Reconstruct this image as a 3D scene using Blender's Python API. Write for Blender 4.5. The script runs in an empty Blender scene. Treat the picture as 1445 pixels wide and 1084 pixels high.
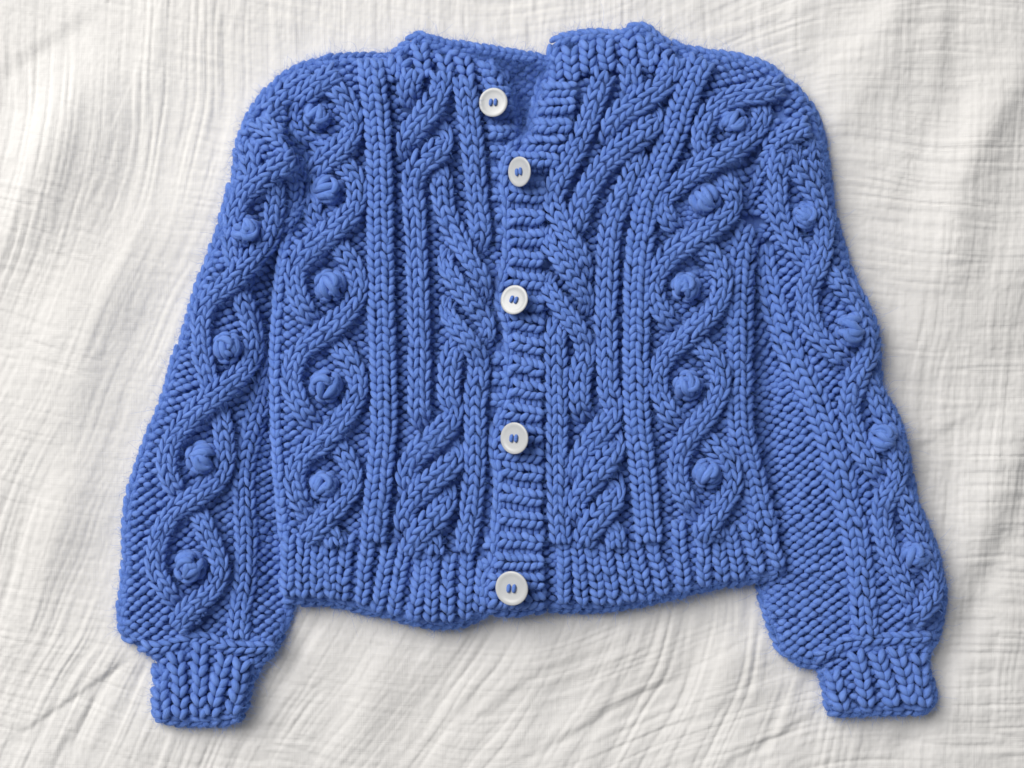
import bpy, math, random
import numpy as np

# ------------------------------------------------------------------ camera, light, exposure
S = 0.0007                      # metres per plan unit (the plan is drawn in photo pixels)
HP = 2000.0                     # camera height in plan units (1.4 m)
CX, CY = 722.5, 542.0
sc = bpy.context.scene
cam = bpy.data.cameras.new("camera")
cam.sensor_width = 36.0
cam.lens = 36.0 * HP / 1445.0
cam.clip_start = 0.01
cam.clip_end = 50.0
camo = bpy.data.objects.new("camera", cam)
camo.location = (0, 0, HP * S)
sc.collection.objects.link(camo)
sc.camera = camo

w = bpy.data.worlds.new("World")
sc.world = w
w.use_nodes = True
bgn = w.node_tree.nodes["Background"]
bgn.inputs[0].default_value = (0.93, 0.96, 1.0, 1)
bgn.inputs[1].default_value = 0.22

def area(name, loc, target, size, sizey, power, col):
    l = bpy.data.lights.new(name, 'AREA')
    l.shape = 'RECTANGLE'
    l.size = size
    l.size_y = sizey
    l.energy = power
    l.color = col
    o = bpy.data.objects.new(name, l)
    o.location = loc
    d = np.array(target, float) - np.array(loc, float)
    from mathutils import Vector
    o.rotation_euler = Vector(d).to_track_quat('-Z', 'Y').to_euler()
    sc.collection.objects.link(o)
    return o
# a tall window to the upper left of the bed
area("window_light", (-3.3, 2.9, 4.3), (0.0, 0.0, 0.0), 4.2, 4.2, 530, (1.0, 0.975, 0.935))
sc.view_settings.view_transform = 'Standard'
sc.view_settings.look = 'None'
sc.view_settings.exposure = 0.0
sc.view_settings.gamma = 1.0
sc.view_settings.use_curve_mapping = False

rng = np.random.default_rng(7)
random.seed(7)
COL = sc.collection

# ------------------------------------------------------------------ helpers
def world(P):
    """plan (x right, y down, z up, all in plan units) -> metres; the plan is measured through the lens, so height is taken out"""
    P = np.asarray(P, float)
    k = 1.0 - P[..., 2] / HP
    return np.stack([(P[..., 0] - CX) * S * k, -(P[..., 1] - CY) * S * k, P[..., 2] * S], -1)

def vnoise(x, y, seed=0):
    """smooth 2-D value noise in -1..1"""
    x = np.asarray(x, float); y = np.asarray(y, float)
    xi = np.floor(x).astype(np.int64); yi = np.floor(y).astype(np.int64)
    fx = x - xi; fy = y - yi
    fx = fx * fx * fx * (fx * (fx * 6 - 15) + 10); fy = fy * fy * fy * (fy * (fy * 6 - 15) + 10)
    def h(a, b):
        n = (a * 374761393 + b * 668265263 + seed * 974711 + 12345) & 0x7fffffff
        n = ((n ^ (n >> 13)) * 1274126177) & 0x7fffffff
        n = ((n ^ (n >> 16)) * 1911520717) & 0x7fffffff
        return (n & 0xffff) / 32767.5 - 1.0
    a = h(xi, yi); b = h(xi + 1, yi); c = h(xi, yi + 1); d = h(xi + 1, yi + 1)
    return (a * (1 - fx) + b * fx) * (1 - fy) + (c * (1 - fx) + d * fx) * fy

def spline(pts, step=2.0):
    """Catmull-Rom through rows of numbers, resampled evenly along x,y"""
    P = np.array(pts, float)
    if len(P) == 2:
        P = np.stack([P[0], (P[0] + P[1]) / 2, P[1]])
    Q = np.vstack([2 * P[0] - P[1], P, 2 * P[-1] - P[-2]])
    out = []
    for i in range(1, len(Q) - 2):
        t = np.linspace(0, 1, 24, endpoint=False)[:, None]
        a, b, c, d = Q[i - 1], Q[i], Q[i + 1], Q[i + 2]
        out.append(0.5 * ((2 * b) + (c - a) * t + (2 * a - 5 * b + 4 * c - d) * t ** 2 + (3 * b - a - 3 * c + d) * t ** 3))
    out.append(P[-1][None])
    out = np.vstack(out)
    s = np.concatenate([[0], np.cumsum(np.hypot(*np.diff(out[:, :2], axis=0).T))])
    n = max(3, int(round(s[-1] / step)) + 1)
    t = np.linspace(0, s[-1], n)
    return np.stack([np.interp(t, s, out[:, k]) for k in range(out.shape[1])], 1), t

def sdist(poly, p):
    """signed distance to a closed polygon, positive inside; p (...,2)"""
    poly = np.asarray(poly, float)
    sh = p.shape[:-1]
    q = p.reshape(-1, 2)
    res = np.empty(len(q))
    a = poly; b = np.roll(poly, -1, 0)
    e = b - a
    L2 = (e ** 2).sum(1) + 1e-9
    for i in range(0, len(q), 20000):
        c = q[i:i + 20000]
        d = c[:, None, :] - a[None]
        t = np.clip((d * e[None]).sum(2) / L2[None], 0, 1)
        dist = np.sqrt(((d - t[..., None] * e[None]) ** 2).sum(2)).min(1)
        cond = ((a[None, :, 1] > c[:, None, 1]) != (b[None, :, 1] > c[:, None, 1]))
        xx = a[None, :, 0] + (c[:, None, 1] - a[None, :, 1]) * e[None, :, 0] / np.where(np.abs(e[None, :, 1]) < 1e-9, 1e-9, e[None, :, 1])
        ins = (cond & (c[:, None, 0] < xx)).sum(1) % 2 == 1
        res[i:i + 20000] = np.where(ins, dist, -dist)
    return res.reshape(sh)

class Yarn:
    """collects swept pieces of yarn and links them as one mesh"""
    M = 9
    def __init__(s):
        s.v = []; s.f = []; s.a = []; s.n = 0
    def sweep(s, C, R, flat=0.92, M=None):
        """C (N,K,3) centre lines in plan units, R (N,K) radii in plan units"""
        if len(C) == 0: return
        M = M or s.M
        N, K, _ = C.shape
        W = world(C)
        T = np.gradient(W, axis=1)
        T /= np.linalg.norm(T, axis=2, keepdims=True) + 1e-12
        up = np.array([0, 0, 1.0])
        side = np.cross(T, up); side /= np.linalg.norm(side, axis=2, keepdims=True) + 1e-9
        nr = np.cross(side, T)
        ph = np.arange(M) * 2 * math.pi / M
        c = np.cos(ph)[None, None, :, None]; sn = np.sin(ph)[None, None, :, None]
        RR = (R * S)[:, :, None, None]
        V = W[:, :, None, :] + RR * (c * side[:, :, None, :] + sn * nr[:, :, None, :] * flat)
        L = np.concatenate([np.zeros((N, 1)), np.cumsum(np.linalg.norm(np.diff(C, axis=1), axis=2), axis=1)], 1)
        off = rng.uniform(0, 500, (N, 1, 1, 3))
        tw = 0.05
        A = np.empty((N, K, M, 3))
        ang = ph[None, None, :] + (L * tw)[:, :, None]
        A[..., 0] = L[:, :, None]
        A[..., 1] = np.cos(ang) * 5.0
        A[..., 2] = np.sin(ang) * 5.0
        A += off
        base = (np.arange(N) * K * M)[:, None, None]
        k = np.arange(K - 1)[None, :, None] * M
        m = np.arange(M)[None, None, :]
        m2 = (m + 1) % M
        F = np.stack([base + k + m, base + k + m2, base + k + M + m2, base + k + M + m], -1).reshape(-1, 4)
        s.v.append(V.reshape(-1, 3)); s.a.append(A.reshape(-1, 3)); s.f.append(F + s.n)
        s.n += N * K * M
    def raw(s, V, F):
        s.v.append(V); s.f.append(F + s.n); s.a.append(V / S); s.n += len(V)
    def build(s, name, parent=None, mat=None):
        V = np.vstack(s.v); F = np.vstack(s.f); A = np.vstack(s.a)
        me = bpy.data.meshes.new(name)
        me.vertices.add(len(V)); me.vertices.foreach_set("co", V.astype(np.float32).ravel())
        me.loops.add(F.size); me.loops.foreach_set("vertex_index", F.astype(np.int32).ravel())
        me.polygons.add(len(F))
        me.polygons.foreach_set("loop_start", np.arange(0, F.size, 4, dtype=np.int32))
        me.polygons.foreach_set("loop_total", np.full(len(F), 4, dtype=np.int32))
        me.polygons.foreach_set("use_smooth", np.ones(len(F), dtype=bool))
        at = me.attributes.new("fib", 'FLOAT_VECTOR', 'POINT')
        at.data.foreach_set("vector", A.astype(np.float32).ravel())
        me.update(calc_edges=True)
        if mat: me.materials.append(mat)
        o = bpy.data.objects.new(name, me)
        COL.objects.link(o)
        if parent: o.parent = parent
        return o

def empty(name, parent=None):
    o = bpy.data.objects.new(name, None)
    COL.objects.link(o)
    if parent: o.parent = parent
    return o

# ------------------------------------------------------------------ materials
def nodes(name):
    m = bpy.data.materials.new(name); m.use_nodes = True
    nt = m.node_tree
    return m, nt, nt.nodes["Principled BSDF"], nt.nodes, nt.links

def wool():
    m, nt, b, N, L = nodes("blue_wool")
    at = N.new("ShaderNodeAttribute"); at.attribute_name = "fib"
    mp = N.new("ShaderNodeMapping"); mp.inputs["Scale"].default_value = (0.06, 0.75, 0.75)
    L.new(at.outputs["Vector"], mp.inputs["Vector"])
    nz = N.new("ShaderNodeTexNoise"); nz.inputs["Scale"].default_value = 1.0; nz.inputs["Detail"].default_value = 4; nz.inputs["Roughness"].default_value = 0.65
    L.new(mp.outputs[0], nz.inputs["Vector"])
    n2 = N.new("ShaderNodeTexNoise"); n2.inputs["Scale"].default_value = 0.05; n2.inputs["Detail"].default_value = 2
    L.new(at.outputs["Vector"], n2.inputs["Vector"])
    mx = N.new("ShaderNodeMix"); mx.data_type = 'RGBA'
    mx.inputs[6].default_value = (0.051, 0.124, 0.420, 1); mx.inputs[7].default_value = (0.196, 0.330, 0.795, 1)
    ad = N.new("ShaderNodeMath"); ad.operation = 'MULTIPLY_ADD'; ad.inputs[1].default_value = 0.75
    cl = N.new("ShaderNodeMath"); cl.operation = 'SUBTRACT'; cl.inputs[1].default_value = 0.22; cl.use_clamp = True
    L.new(nz.outputs["Fac"], ad.inputs[0])
    m3 = N.new("ShaderNodeMath"); m3.operation = 'MULTIPLY'; m3.inputs[1].default_value = 0.75
    L.new(n2.outputs["Fac"], m3.inputs[0]); L.new(m3.outputs[0], ad.inputs[2])
    L.new(ad.outputs[0], cl.inputs[0]); L.new(cl.outputs[0], mx.inputs[0]); L.new(mx.outputs[2], b.inputs["Base Color"])
    b.inputs["Roughness"].default_value = 0.9
    b.inputs["Specular IOR Level"].default_value = 0.15
    b.inputs["Sheen Weight"].default_value = 0.4
    b.inputs["Sheen Roughness"].default_value = 0.42
    b.inputs["Sheen Tint"].default_value = (0.45, 0.6, 1.0, 1)
    n4 = N.new("ShaderNodeTexNoise"); n4.inputs["Scale"].default_value = 0.9; n4.inputs["Detail"].default_value = 3
    L.new(at.outputs["Vector"], n4.inputs["Vector"])
    b2 = N.new("ShaderNodeBump"); b2.inputs["Strength"].default_value = 0.5; b2.inputs["Distance"].default_value = 0.0008
    L.new(n4.outputs["Fac"], b2.inputs["Height"])
    bp = N.new("ShaderNodeBump"); L.new(b2.outputs[0], bp.inputs["Normal"]); bp.inputs["Strength"].default_value = 0.8; bp.inputs["Distance"].default_value = 0.0009
    L.new(nz.outputs["Fac"], bp.inputs["Height"]); L.new(bp.outputs[0], b.inputs["Normal"])
    return m
WOOL = wool()

def gauze():
    m, nt, b, N, L = nodes("white_double_gauze")
    tc = N.new("ShaderNodeTexCoord")
    nz = N.new("ShaderNodeTexNoise"); nz.inputs["Scale"].default_value = 6.0; nz.inputs["Detail"].default_value = 3
    L.new(tc.outputs["Object"], nz.inputs["Vector"])
    mx = N.new("ShaderNodeMix"); mx.data_type = 'RGBA'
    mx.inputs[6].default_value = (0.68, 0.665, 0.652, 1); mx.inputs[7].default_value = (0.725, 0.716, 0.708, 1)
    L.new(nz.outputs["Fac"], mx.inputs[0]); L.new(mx.outputs[2], b.inputs["Base Color"])
    b.inputs["Roughness"].default_value = 0.92
    b.inputs["Specular IOR Level"].default_value = 0.1
    # fine open weave
    wv = []
    for ax, sc_ in (((900, 30, 1)), 1), (((30, 900, 1)), 1):
        mp = N.new("ShaderNodeMapping"); mp.inputs["Scale"].default_value = ax
        L.new(tc.outputs["Object"], mp.inputs["Vector"])
        n_ = N.new("ShaderNodeTexNoise"); n_.inputs["Scale"].default_value = 1.0; n_.inputs["Detail"].default_value = 2
        L.new(mp.outputs[0], n_.inputs["Vector"]); wv.append(n_)
    ad = N.new("ShaderNodeMath"); ad.operation = 'ADD'
    L.new(wv[0].outputs["Fac"], ad.inputs[0]); L.new(wv[1].outputs["Fac"], ad.inputs[1])
    bp = N.new("ShaderNodeBump"); bp.inputs["Strength"].default_value = 0.35; bp.inputs["Distance"].default_value = 0.0006
    L.new(ad.outputs[0], bp.inputs["Height"]); L.new(bp.outputs[0], b.inputs["Normal"])
    return m
GAUZE = gauze()

def pearl():
    m, nt, b, N, L = nodes("pearl_white_button")
    tc = N.new("ShaderNodeTexCoord")
    nz = N.new("ShaderNodeTexNoise"); nz.inputs["Scale"].default_value = 60.0; nz.inputs["Detail"].default_value = 3
    L.new(tc.outputs["Object"], nz.inputs["Vector"])
    mx = N.new("ShaderNodeMix"); mx.data_type = 'RGBA'
    mx.inputs[6].default_value = (0.44, 0.455, 0.475, 1); mx.inputs[7].default_value = (0.53, 0.535, 0.535, 1)
    L.new(nz.outputs["Fac"], mx.inputs[0]); L.new(mx.outputs[2], b.inputs["Base Color"])
    b.inputs["Roughness"].default_value = 0.32
    b.inputs["Subsurface Weight"].default_value = 0.1
    b.inputs["Subsurface Radius"].default_value = (0.003, 0.003, 0.003)
    return m
PEARL = pearl()

# ------------------------------------------------------------------ cardigan outlines (plan units)
BODY = [(424, 300), (405, 330), (392, 391), (386, 474), (385, 560), (388, 640), (394, 720), (396, 790), (397, 846), (430, 851), (470, 852), (500, 860),
        (550, 871), (600, 883), (640, 885), (678, 872), (720, 868), (775, 862), (830, 862), (871, 860), (913, 851), (955, 843), (996, 832), (1050, 823),
        (1090, 816), (1109, 803), (1106, 770), (1096, 715), (1080, 655), (1066, 590), (1064, 500), (1064, 400), (1068, 330), (1070, 280), (1090, 220),
        (1140, 165), (1118, 118), (1080, 90), (1045, 79), (1010, 74), (975, 68), (944, 60), (927, 50), (908, 35), (895, 34), (877, 46), (855, 45), (827, 46), (790, 52),
        (776, 62), (769, 110), (752, 170), (735, 205), (733, 186), (727, 150), (716, 110), (697, 84), (658, 73), (612, 58), (596, 46), (585, 50), (565, 68), (540, 77),
        (500, 78), (470, 80), (430, 92), (400, 110), (400, 170), (425, 230)]
LSLV = [(470, 82), (430, 90), (400, 102), (375, 126), (352, 156), (337, 186), (331, 215), (328, 250), (320, 290), (306, 346), (291, 376), (275, 415), (262, 462), (243, 511),
        (231, 555), (215, 596), (199, 638), (185, 677), (177, 716), (174, 754), (172, 809), (165, 859), (168, 893), (184, 909), (205, 922), (219, 936), (224, 955),
        (217, 985), (216, 1003), (226, 1020), (274, 1024), (320, 1023), (336, 1019), (346, 1000), (352, 975), (360, 953), (386, 922), (398, 896), (406, 868),
        (420, 840), (425, 700), (420, 500), (425, 330), (438, 262), (430, 235), (405, 190), (440, 150), (480, 110)]
RSLV = [(1095, 92), (1118, 112), (1140, 140), (1150, 158), (1160, 190), (1167, 225), (1170, 250), (1178, 302), (1191, 349), (1208, 399), (1226, 440), (1239, 480), (1242, 520), (1243, 545), (1266, 585),
        (1278, 624), (1286, 665), (1293, 701), (1306, 735), (1322, 775), (1332, 817), (1334, 845), (1328, 881), (1317, 922), (1309, 930), (1311, 950), (1320, 977), (1318, 997),
        (1304, 1008), (1263, 1009), (1230, 1009), (1177, 1011), (1165, 995), (1160, 958), (1152, 943), (1127, 939), (1102, 922), (1087, 888), (1076, 858), (1069, 822),
        (1050, 780), (1035, 600), (1030, 420), (1045, 300), (1062, 240), (1070, 200), (1080, 150)]

# ------------------------------------------------------------------ blanket (white double gauze)
BACKN = [(590, 50), (640, 60), (690, 66), (730, 73), (790, 84), (800, 240), (690, 240), (620, 110)]

def sstep(a, b, x):
    t = np.clip((x - a) / (b - a), 0, 1)
    return t * t * (3 - 2 * t)

def poly_side(pts, X, Y):
    """distance to an open polyline, signed by side, and the position along it (0..1)"""
    P, t = spline(pts, 12.0)
    best = np.full(X.shape, 1e9); sg = np.zeros(X.shape); al = np.zeros(X.shape)
    for i in range(len(P) - 1):
        ax, ay = P[i, :2]; ex, ey = P[i + 1, :2] - P[i, :2]
        u = ((X - ax) * ex + (Y - ay) * ey) / (ex * ex + ey * ey)
        uc = np.clip(u, 0, 1)
        dx = X - ax - uc * ex; dy = Y - ay - uc * ey
        d = np.hypot(dx, dy)
        k = d < best
        best = np.where(k, d, best)
        sg = np.where(k, np.sign(ex * dy - ey * dx), sg)
        al = np.where(k, (i + uc) / (len(P) - 1), al)
    return best * sg, al

def blanket():
    st = 2.25
    xs = np.concatenate([np.arange(-760, -60, 7.0), np.arange(-60, 1505, st), np.arange(1505, 2210, 7.0)])
    ys = np.concatenate([np.arange(-700, -60, 7.0), np.arange(-60, 1145, st), np.arange(1145, 1800, 7.0)])
    X, Y = np.meshgrid(xs, ys)
    wx = X + 16 * vnoise(X / 210, Y / 230, 1) + 4 * vnoise(X / 60, Y / 110, 2)
    wy = Y + 16 * vnoise(X / 230, Y / 210, 3) + 4 * vnoise(X / 110, Y / 60, 4)
    # the pleats stand upright at the top and right, and lean to the right going up elsewhere
    lean = 0.10 + 0.36 * (1 - sstep(250, 1350, X))
    g = 0.5 * ((wy - 230) + np.sqrt((wy - 230) ** 2 + 160.0 ** 2))
    q = wx + lean * g
    p = wy - 0.25 * wx * (1 - sstep(600, 1200, X))
    # pleat-like crinkles along p
    def crease(a, w_):
        return -np.exp(-(a / w_) ** 2)
    va = crease(vnoise(q / 10.5, p / 190, 11), 0.40) * 1.0 + crease(vnoise(q / 7.5 + 40, p / 90, 12), 0.40) * 0.6 + vnoise(q / 24, p / 380, 13) * 0.75
    ma = 0.75 + 0.45 * vnoise(X / 130, Y / 160, 14)
    ha = crease(vnoise(p / 10.5, q / 120, 15), 0.38) * 0.95 + crease(vnoise(p / 7.5 + 70, q / 60, 16), 0.40) * 0.6 + vnoise(p / 20, q / 200, 20) * 0.4
    mh = 0.34 + 0.55 * sstep(850, 1200, X) * (0.65 + 0.5 * vnoise(X / 110, Y / 110, 17)) + 0.35 * np.clip(vnoise(X / 100, Y / 70, 18), 0, 1)
    near = sstep(60, -10, np.abs(X - 1215) - 40) * sstep(150, 260, Y) * sstep(640, 500, Y)
    ma = np.clip(ma - 0.45 * near, 0.1, 1.2) * (1 - 0.35 * sstep(1000, 1250, X))
    Z = 1.75 * ma * va + 1.85 * np.clip(mh + 0.3 * near, 0, 1) * ha
    Z += 0.35 * vnoise(X / 4.2, Y / 5.5, 19)
    # rolling of the bedding below
    Z += 15 * vnoise(X / 330, Y / 300, 21) + 8 * vnoise(X / 105 + 0.45 * Y / 105, Y / 230, 22) + 1.8 * vnoise(X / 60 + 0.3 * Y / 60, Y / 90, 23)
    # folds: a ledge that rises on one side of a line and fades away from it
    def ledge(pts, h, w, tail, side=1):
        d, al = poly_side(pts, X, Y)
        d = d * side
        env = np.sin(np.pi * np.clip(al * 0.94 + 0.03, 0, 1)) ** 0.6
        return h * env * (sstep(-w, w, d) * np.exp(-np.clip(d, 0, None) / tail)) - 0.3 * h * env * np.exp(-(d / (1.6 * w)) ** 2)
    def trough(pts, h, w):
        d, al = poly_side(pts, X, Y)
        env = np.sin(np.pi * np.clip(al * 0.94 + 0.03, 0, 1)) ** 0.6
        return -h * env * np.exp(-(d / w) ** 2)
    Z += ledge([(735, 1072), (800, 1040), (860, 1003), (920, 972), (985, 938)], 5, 7, 60, -1)
    Z += ledge([(1000, 1092), (1060, 1058), (1110, 1030), (1180, 985)], 4.5, 7, 50, -1)
    Z += ledge([(20, 1040), (75, 1003), (130, 966), (160, 945), (200, 916)], 4, 5, 40, -1)
    Z += ledge([(60, 1110), (82, 1060), (112, 1015), (132, 965)], 3.5, 6, 50, -1)
    Z += ledge([(660, 1020), (700, 1000), (735, 965), (790, 935)], 3.5, 8, 50, -1)
    Z += trough([(1310, 10), (1270, 45), (1205, 105), (1150, 175)], 5, 22)
    Z += ledge([(1337, -40), (1335, 20), (1332, 85), (1318, 150), (1290, 215)], 3.5, 14, 60, 1)
    Z += trough([(1360, -40), (1360, 60), (1345, 150), (1310, 230)], 3, 30)
    Z += ledge([(1440, 120), (1400, 190), (1370, 240), (1350, 330)], 4, 16, 90, 1)
    Z += ledge([(1240, 655), (1300, 628), (1350, 598), (1400, 575)], 2.5, 7, 50, -1)
    Z += trough([(1440, 690), (1405, 790), (1370, 870), (1310, 990), (1270, 1090)], 7, 22)
    Z += ledge([(-20, 110), (30, 78), (80, 45), (140, 5)], 5, 14, 90, -1)
    Z += ledge([(-20, 560), (40, 430), (110, 300), (150, 200)], 5, 30, 100, 1)
    for pts, h_, w_ in (([(1300, -60), (1245, 55), (1185, 135), (1150, 230)], 10, 38), ([(1470, 60), (1395, 180), (1350, 300), (1340, 420)], 11, 42), ([(1440, 560), (1400, 720), (1370, 830)], 8, 45),
                        ([(10, 380), (70, 220), (130, 60)], 8, 40), ([(70, 640), (160, 430), (240, 250)], 7, 45), ([(20, 900), (90, 720), (130, 600)], 7, 40), ([(480, 1090), (520, 1000), (560, 900)], 6, 40), ([(1000, 1000), (1060, 900)], 6, 35)):
        d, al = poly_side(pts, X, Y)
        Z += 1.5 * h_ * np.sin(np.pi * np.clip(al * 0.94 + 0.03, 0, 1)) * np.exp(-(d / w_) ** 2)
    # flatter where the cardigan lies
    c = np.exp(-(((X - 740) / 560) ** 4 + ((Y - 500) / 470) ** 4))
    Z = Z * (1 - 0.35 * c)
    Z -= 4.0
    # the weight of the cardigan presses the cloth flat
    ci = np.unique(np.append(np.arange(0, len(xs), 4), len(xs) - 1)); ri = np.unique(np.append(np.arange(0, len(ys), 4), len(ys) - 1))
    gx, gy = np.meshgrid(xs[ci], ys[ri])
    pc = np.full(gx.shape, -200.0)
    nr = (gx > -20) & (gx < 1500) & (gy > -120) & (gy < 1180)
    pq = np.stack([gx[nr], gy[nr]], -1)
    pc[nr] = np.maximum(np.maximum(sdist(BODY, pq), np.maximum(sdist(LSLV, pq), sdist(BACKN, pq))), sdist(RSLV, pq))
    ph_ = np.stack([np.interp(xs, xs[ci], r_) for r_ in pc])
    pd = np.stack([np.interp(ys, ys[ri], ph_[:, k]) for k in range(len(xs))], 1)
    low = 15 * vnoise(X / 330, Y / 300, 21) + 8 * vnoise(X / 105 + 0.45 * Y / 105, Y / 230, 22)
    Z = Z - low * 0.8 * sstep(-170, -10, pd)
    m = sstep(-30, 8, pd)
    Z = Z * (1 - m) + np.minimum(Z * 0.15 - 3.5, -1.5) * m
    P = np.stack([X, Y, Z], -1)
    V = np.stack([(X - CX) * S, -(Y - CY) * S, Z * S], -1).reshape(-1, 3)
    r, cc = X.shape
    idx = np.arange(r * cc).reshape(r, cc)
    F = np.stack([idx[1:, :-1], idx[1:, 1:], idx[:-1, 1:], idx[:-1, :-1]], -1).reshape(-1, 4)
    y = Yarn(); y.raw(V, F)
    o = y.build("muslin_blanket", None, GAUZE)
    o["label"] = "white crinkled double gauze blanket spread flat beneath the blue cardigan"
    o["category"] = "blanket"
    return o
blanket()

def dome(d, r):
    t = np.clip(d / r, 0, 1)
    return np.sqrt(np.clip(1 - (1 - t) ** 2, 0, 1))

def zb_body(p):
    x, y = p[..., 0], p[..., 1]
    d = sdist(BODY, p)
    side = np.clip(1 - (x - 385) / 60, 0, 1) + np.clip(1 - (1110 - x) / 90, 0, 1)
    z = 7 + 15 * np.clip(side, 0, 1) * sstep(280, 360, y) + (24 - 11 * np.clip(side, 0, 1)) * dome(d, 44) + np.clip(d, -12, 0) * 0.7
    z += 3.0 * vnoise(x / 120, y / 150, 31) + 1.6 * vnoise(x / 50, y / 60, 32)
    z += 5 * np.exp(-(((x - 600) / 70) ** 2 + ((y - 860) / 40) ** 2))          # hem lifts where it bags out
    z -= 18 * np.exp(-(((x - 440) / 30) ** 2 + ((y - 240) / 60) ** 2))
    z -= 14 * np.exp(-(((x - 425) / 28) ** 2 + ((y - 160) / 30) ** 2))          # hollow beside the puffed sleeve head
    z -= 8 * np.exp(-(((x - 1075) / 26) ** 2 + ((y - 290) / 40) ** 2))
    z += 5 * np.exp(-(((x - 890) / 160) ** 2 + ((y - 60) / 40) ** 2))
    return np.maximum(z, 4)

def zb_ls(p):
    x, y = p[..., 0], p[..., 1]
    d = sdist(LSLV, p)
    z = 6 + 18 * dome(d, 30) + np.clip(d, -12, 0) * 0.7
    z += 27 * np.exp(-(((x - 392) / 50) ** 2 + ((y - 225) / 62) ** 2)) * np.clip(d / 8, 0, 1)
    z -= 22 * np.exp(-(((x - 402) / 44) ** 2)) * sstep(290, 420, y) * np.clip(1 - (y - 840) / 60, 0, 1)
    z += 2.4 * vnoise(x / 80, y / 90, 33)
    return np.maximum(z, 4)

def zb_rs(p):
    x, y = p[..., 0], p[..., 1]
    d = sdist(RSLV, p)
    z = 6 + 20 * dome(d, 30) + np.clip(d, -12, 0) * 0.7
    z += 12 * np.exp(-(((x - 1110) / 50) ** 2 + ((y - 195) / 60) ** 2)) * np.clip(d / 8, 0, 1)
    z -= 23 * np.exp(-(((x - 1068) / 40) ** 2)) * sstep(280, 360, y) * np.clip(1 - (y - 800) / 60, 0, 1)
    z -= 12 * np.exp(-(((x - 1050) / 28) ** 2)) * sstep(210, 280, y)
    z += 2.4 * vnoise(x / 80, y / 90, 34)
    return np.maximum(z, 4)

# ------------------------------------------------------------------ knitting
UP, OV, UN = 17.0, 26.0, 2.0
STRANDS = []         # (samples of centre line, half width) so that the ground leaves room
FUZZ = []            # points where loose fibres start

def path(pts, h=UP):
    out = []
    for q in pts:
        z = h; wsc = 1.0
        for e in q[2:]:
            if e == 'o': z = OV; wsc = 1.15
            elif e == 'u': z = UN
            elif e == 'd': z = 7.0
            else: wsc = float(e)
        out.append((q[0], q[1], z, wsc))
    return out

def wale_legs(y, P, t, off, width, row, zb, crown, half, seed, slant=(0.50, 0.42), rad=None, phase=0.0, lf=1.0):
    """one column of V stitches along P (x,y,dz,wscale) at lateral offset off"""
    n = max(1, int(round((t[-1] - t[0]) / row)))
    K = 9
    s0 = t[0] + (np.arange(n) + 0.5 + phase) * (t[-1] - t[0]) / n
    rr = rad if rad else width * 0.285
    for sgn in (-1, 1):
        sl = slant[0] if sgn < 0 else slant[1]
        cen = s0 + rng.normal(0, 0.05 * row, n) + (0.12 * row if sgn > 0 else 0)
        ln = row * lf * ((1.34 if sgn < 0 else 1.42) + rng.normal(0, 0.07, n))
        u = np.linspace(-0.5, 0.5, K)
        ss = np.clip(cen[:, None] + u[None] * ln[:, None], t[0] - 3, t[-1] + 3)
        X = np.interp(ss, t, P[:, 0]); Y = np.interp(ss, t, P[:, 1]); dz = np.interp(ss, t, P[:, 2]); ws = np.interp(ss, t, P[:, 3])
        tx = np.gradient(P[:, 0], t); ty = np.gradient(P[:, 1], t)
        TX = np.interp(ss, t, tx); TY = np.interp(ss, t, ty)
        nl = np.hypot(TX, TY) + 1e-9
        NX, NY = TY / nl, -TX / nl            # to the right of a downward path is -x ; flip so + is to the viewer's right
        # lateral: outer at the top, inner at the bottom
        jit = rng.normal(0, 0.045, (n, 1))
        slj = sl * (1 + rng.normal(0, 0.15, (n, 1)))
        lat = (0.255 + jit - slj * u[None] * 1.0) * width * sgn
        lat0 = lat
        lat = (off + lat) * ws
        X = X + NX * lat; Y = Y + NY * lat
        bow = np.cos(np.pi * u)[None]
        z = dz + crown * (1 - (np.abs(lat) / (half * 1.02)) ** 2) - crown * 0.5
        z = z + (bow - 0.72) * rr * 0.75 + u[None] * rr * 0.25 - 1.6 * (np.abs(lat0) / width - 0.25) * rr + rng.normal(0, 0.5, (n, 1))
        C = np.stack([X, Y, z], -1)
        C[..., 2] += zb(C[..., :2])
        prof = np.array([0.02, 0.74, 0.94, 1.0, 1.0, 0.97, 0.88, 0.62, 0.02])
        R = rr * prof[None] * (1 + rng.normal(0, 0.06, (n, 1))) * np.sqrt(ws)
        y.sweep(C, R)
        FUZZ.append(C[:, 3:6].reshape(-1, 3))

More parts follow.
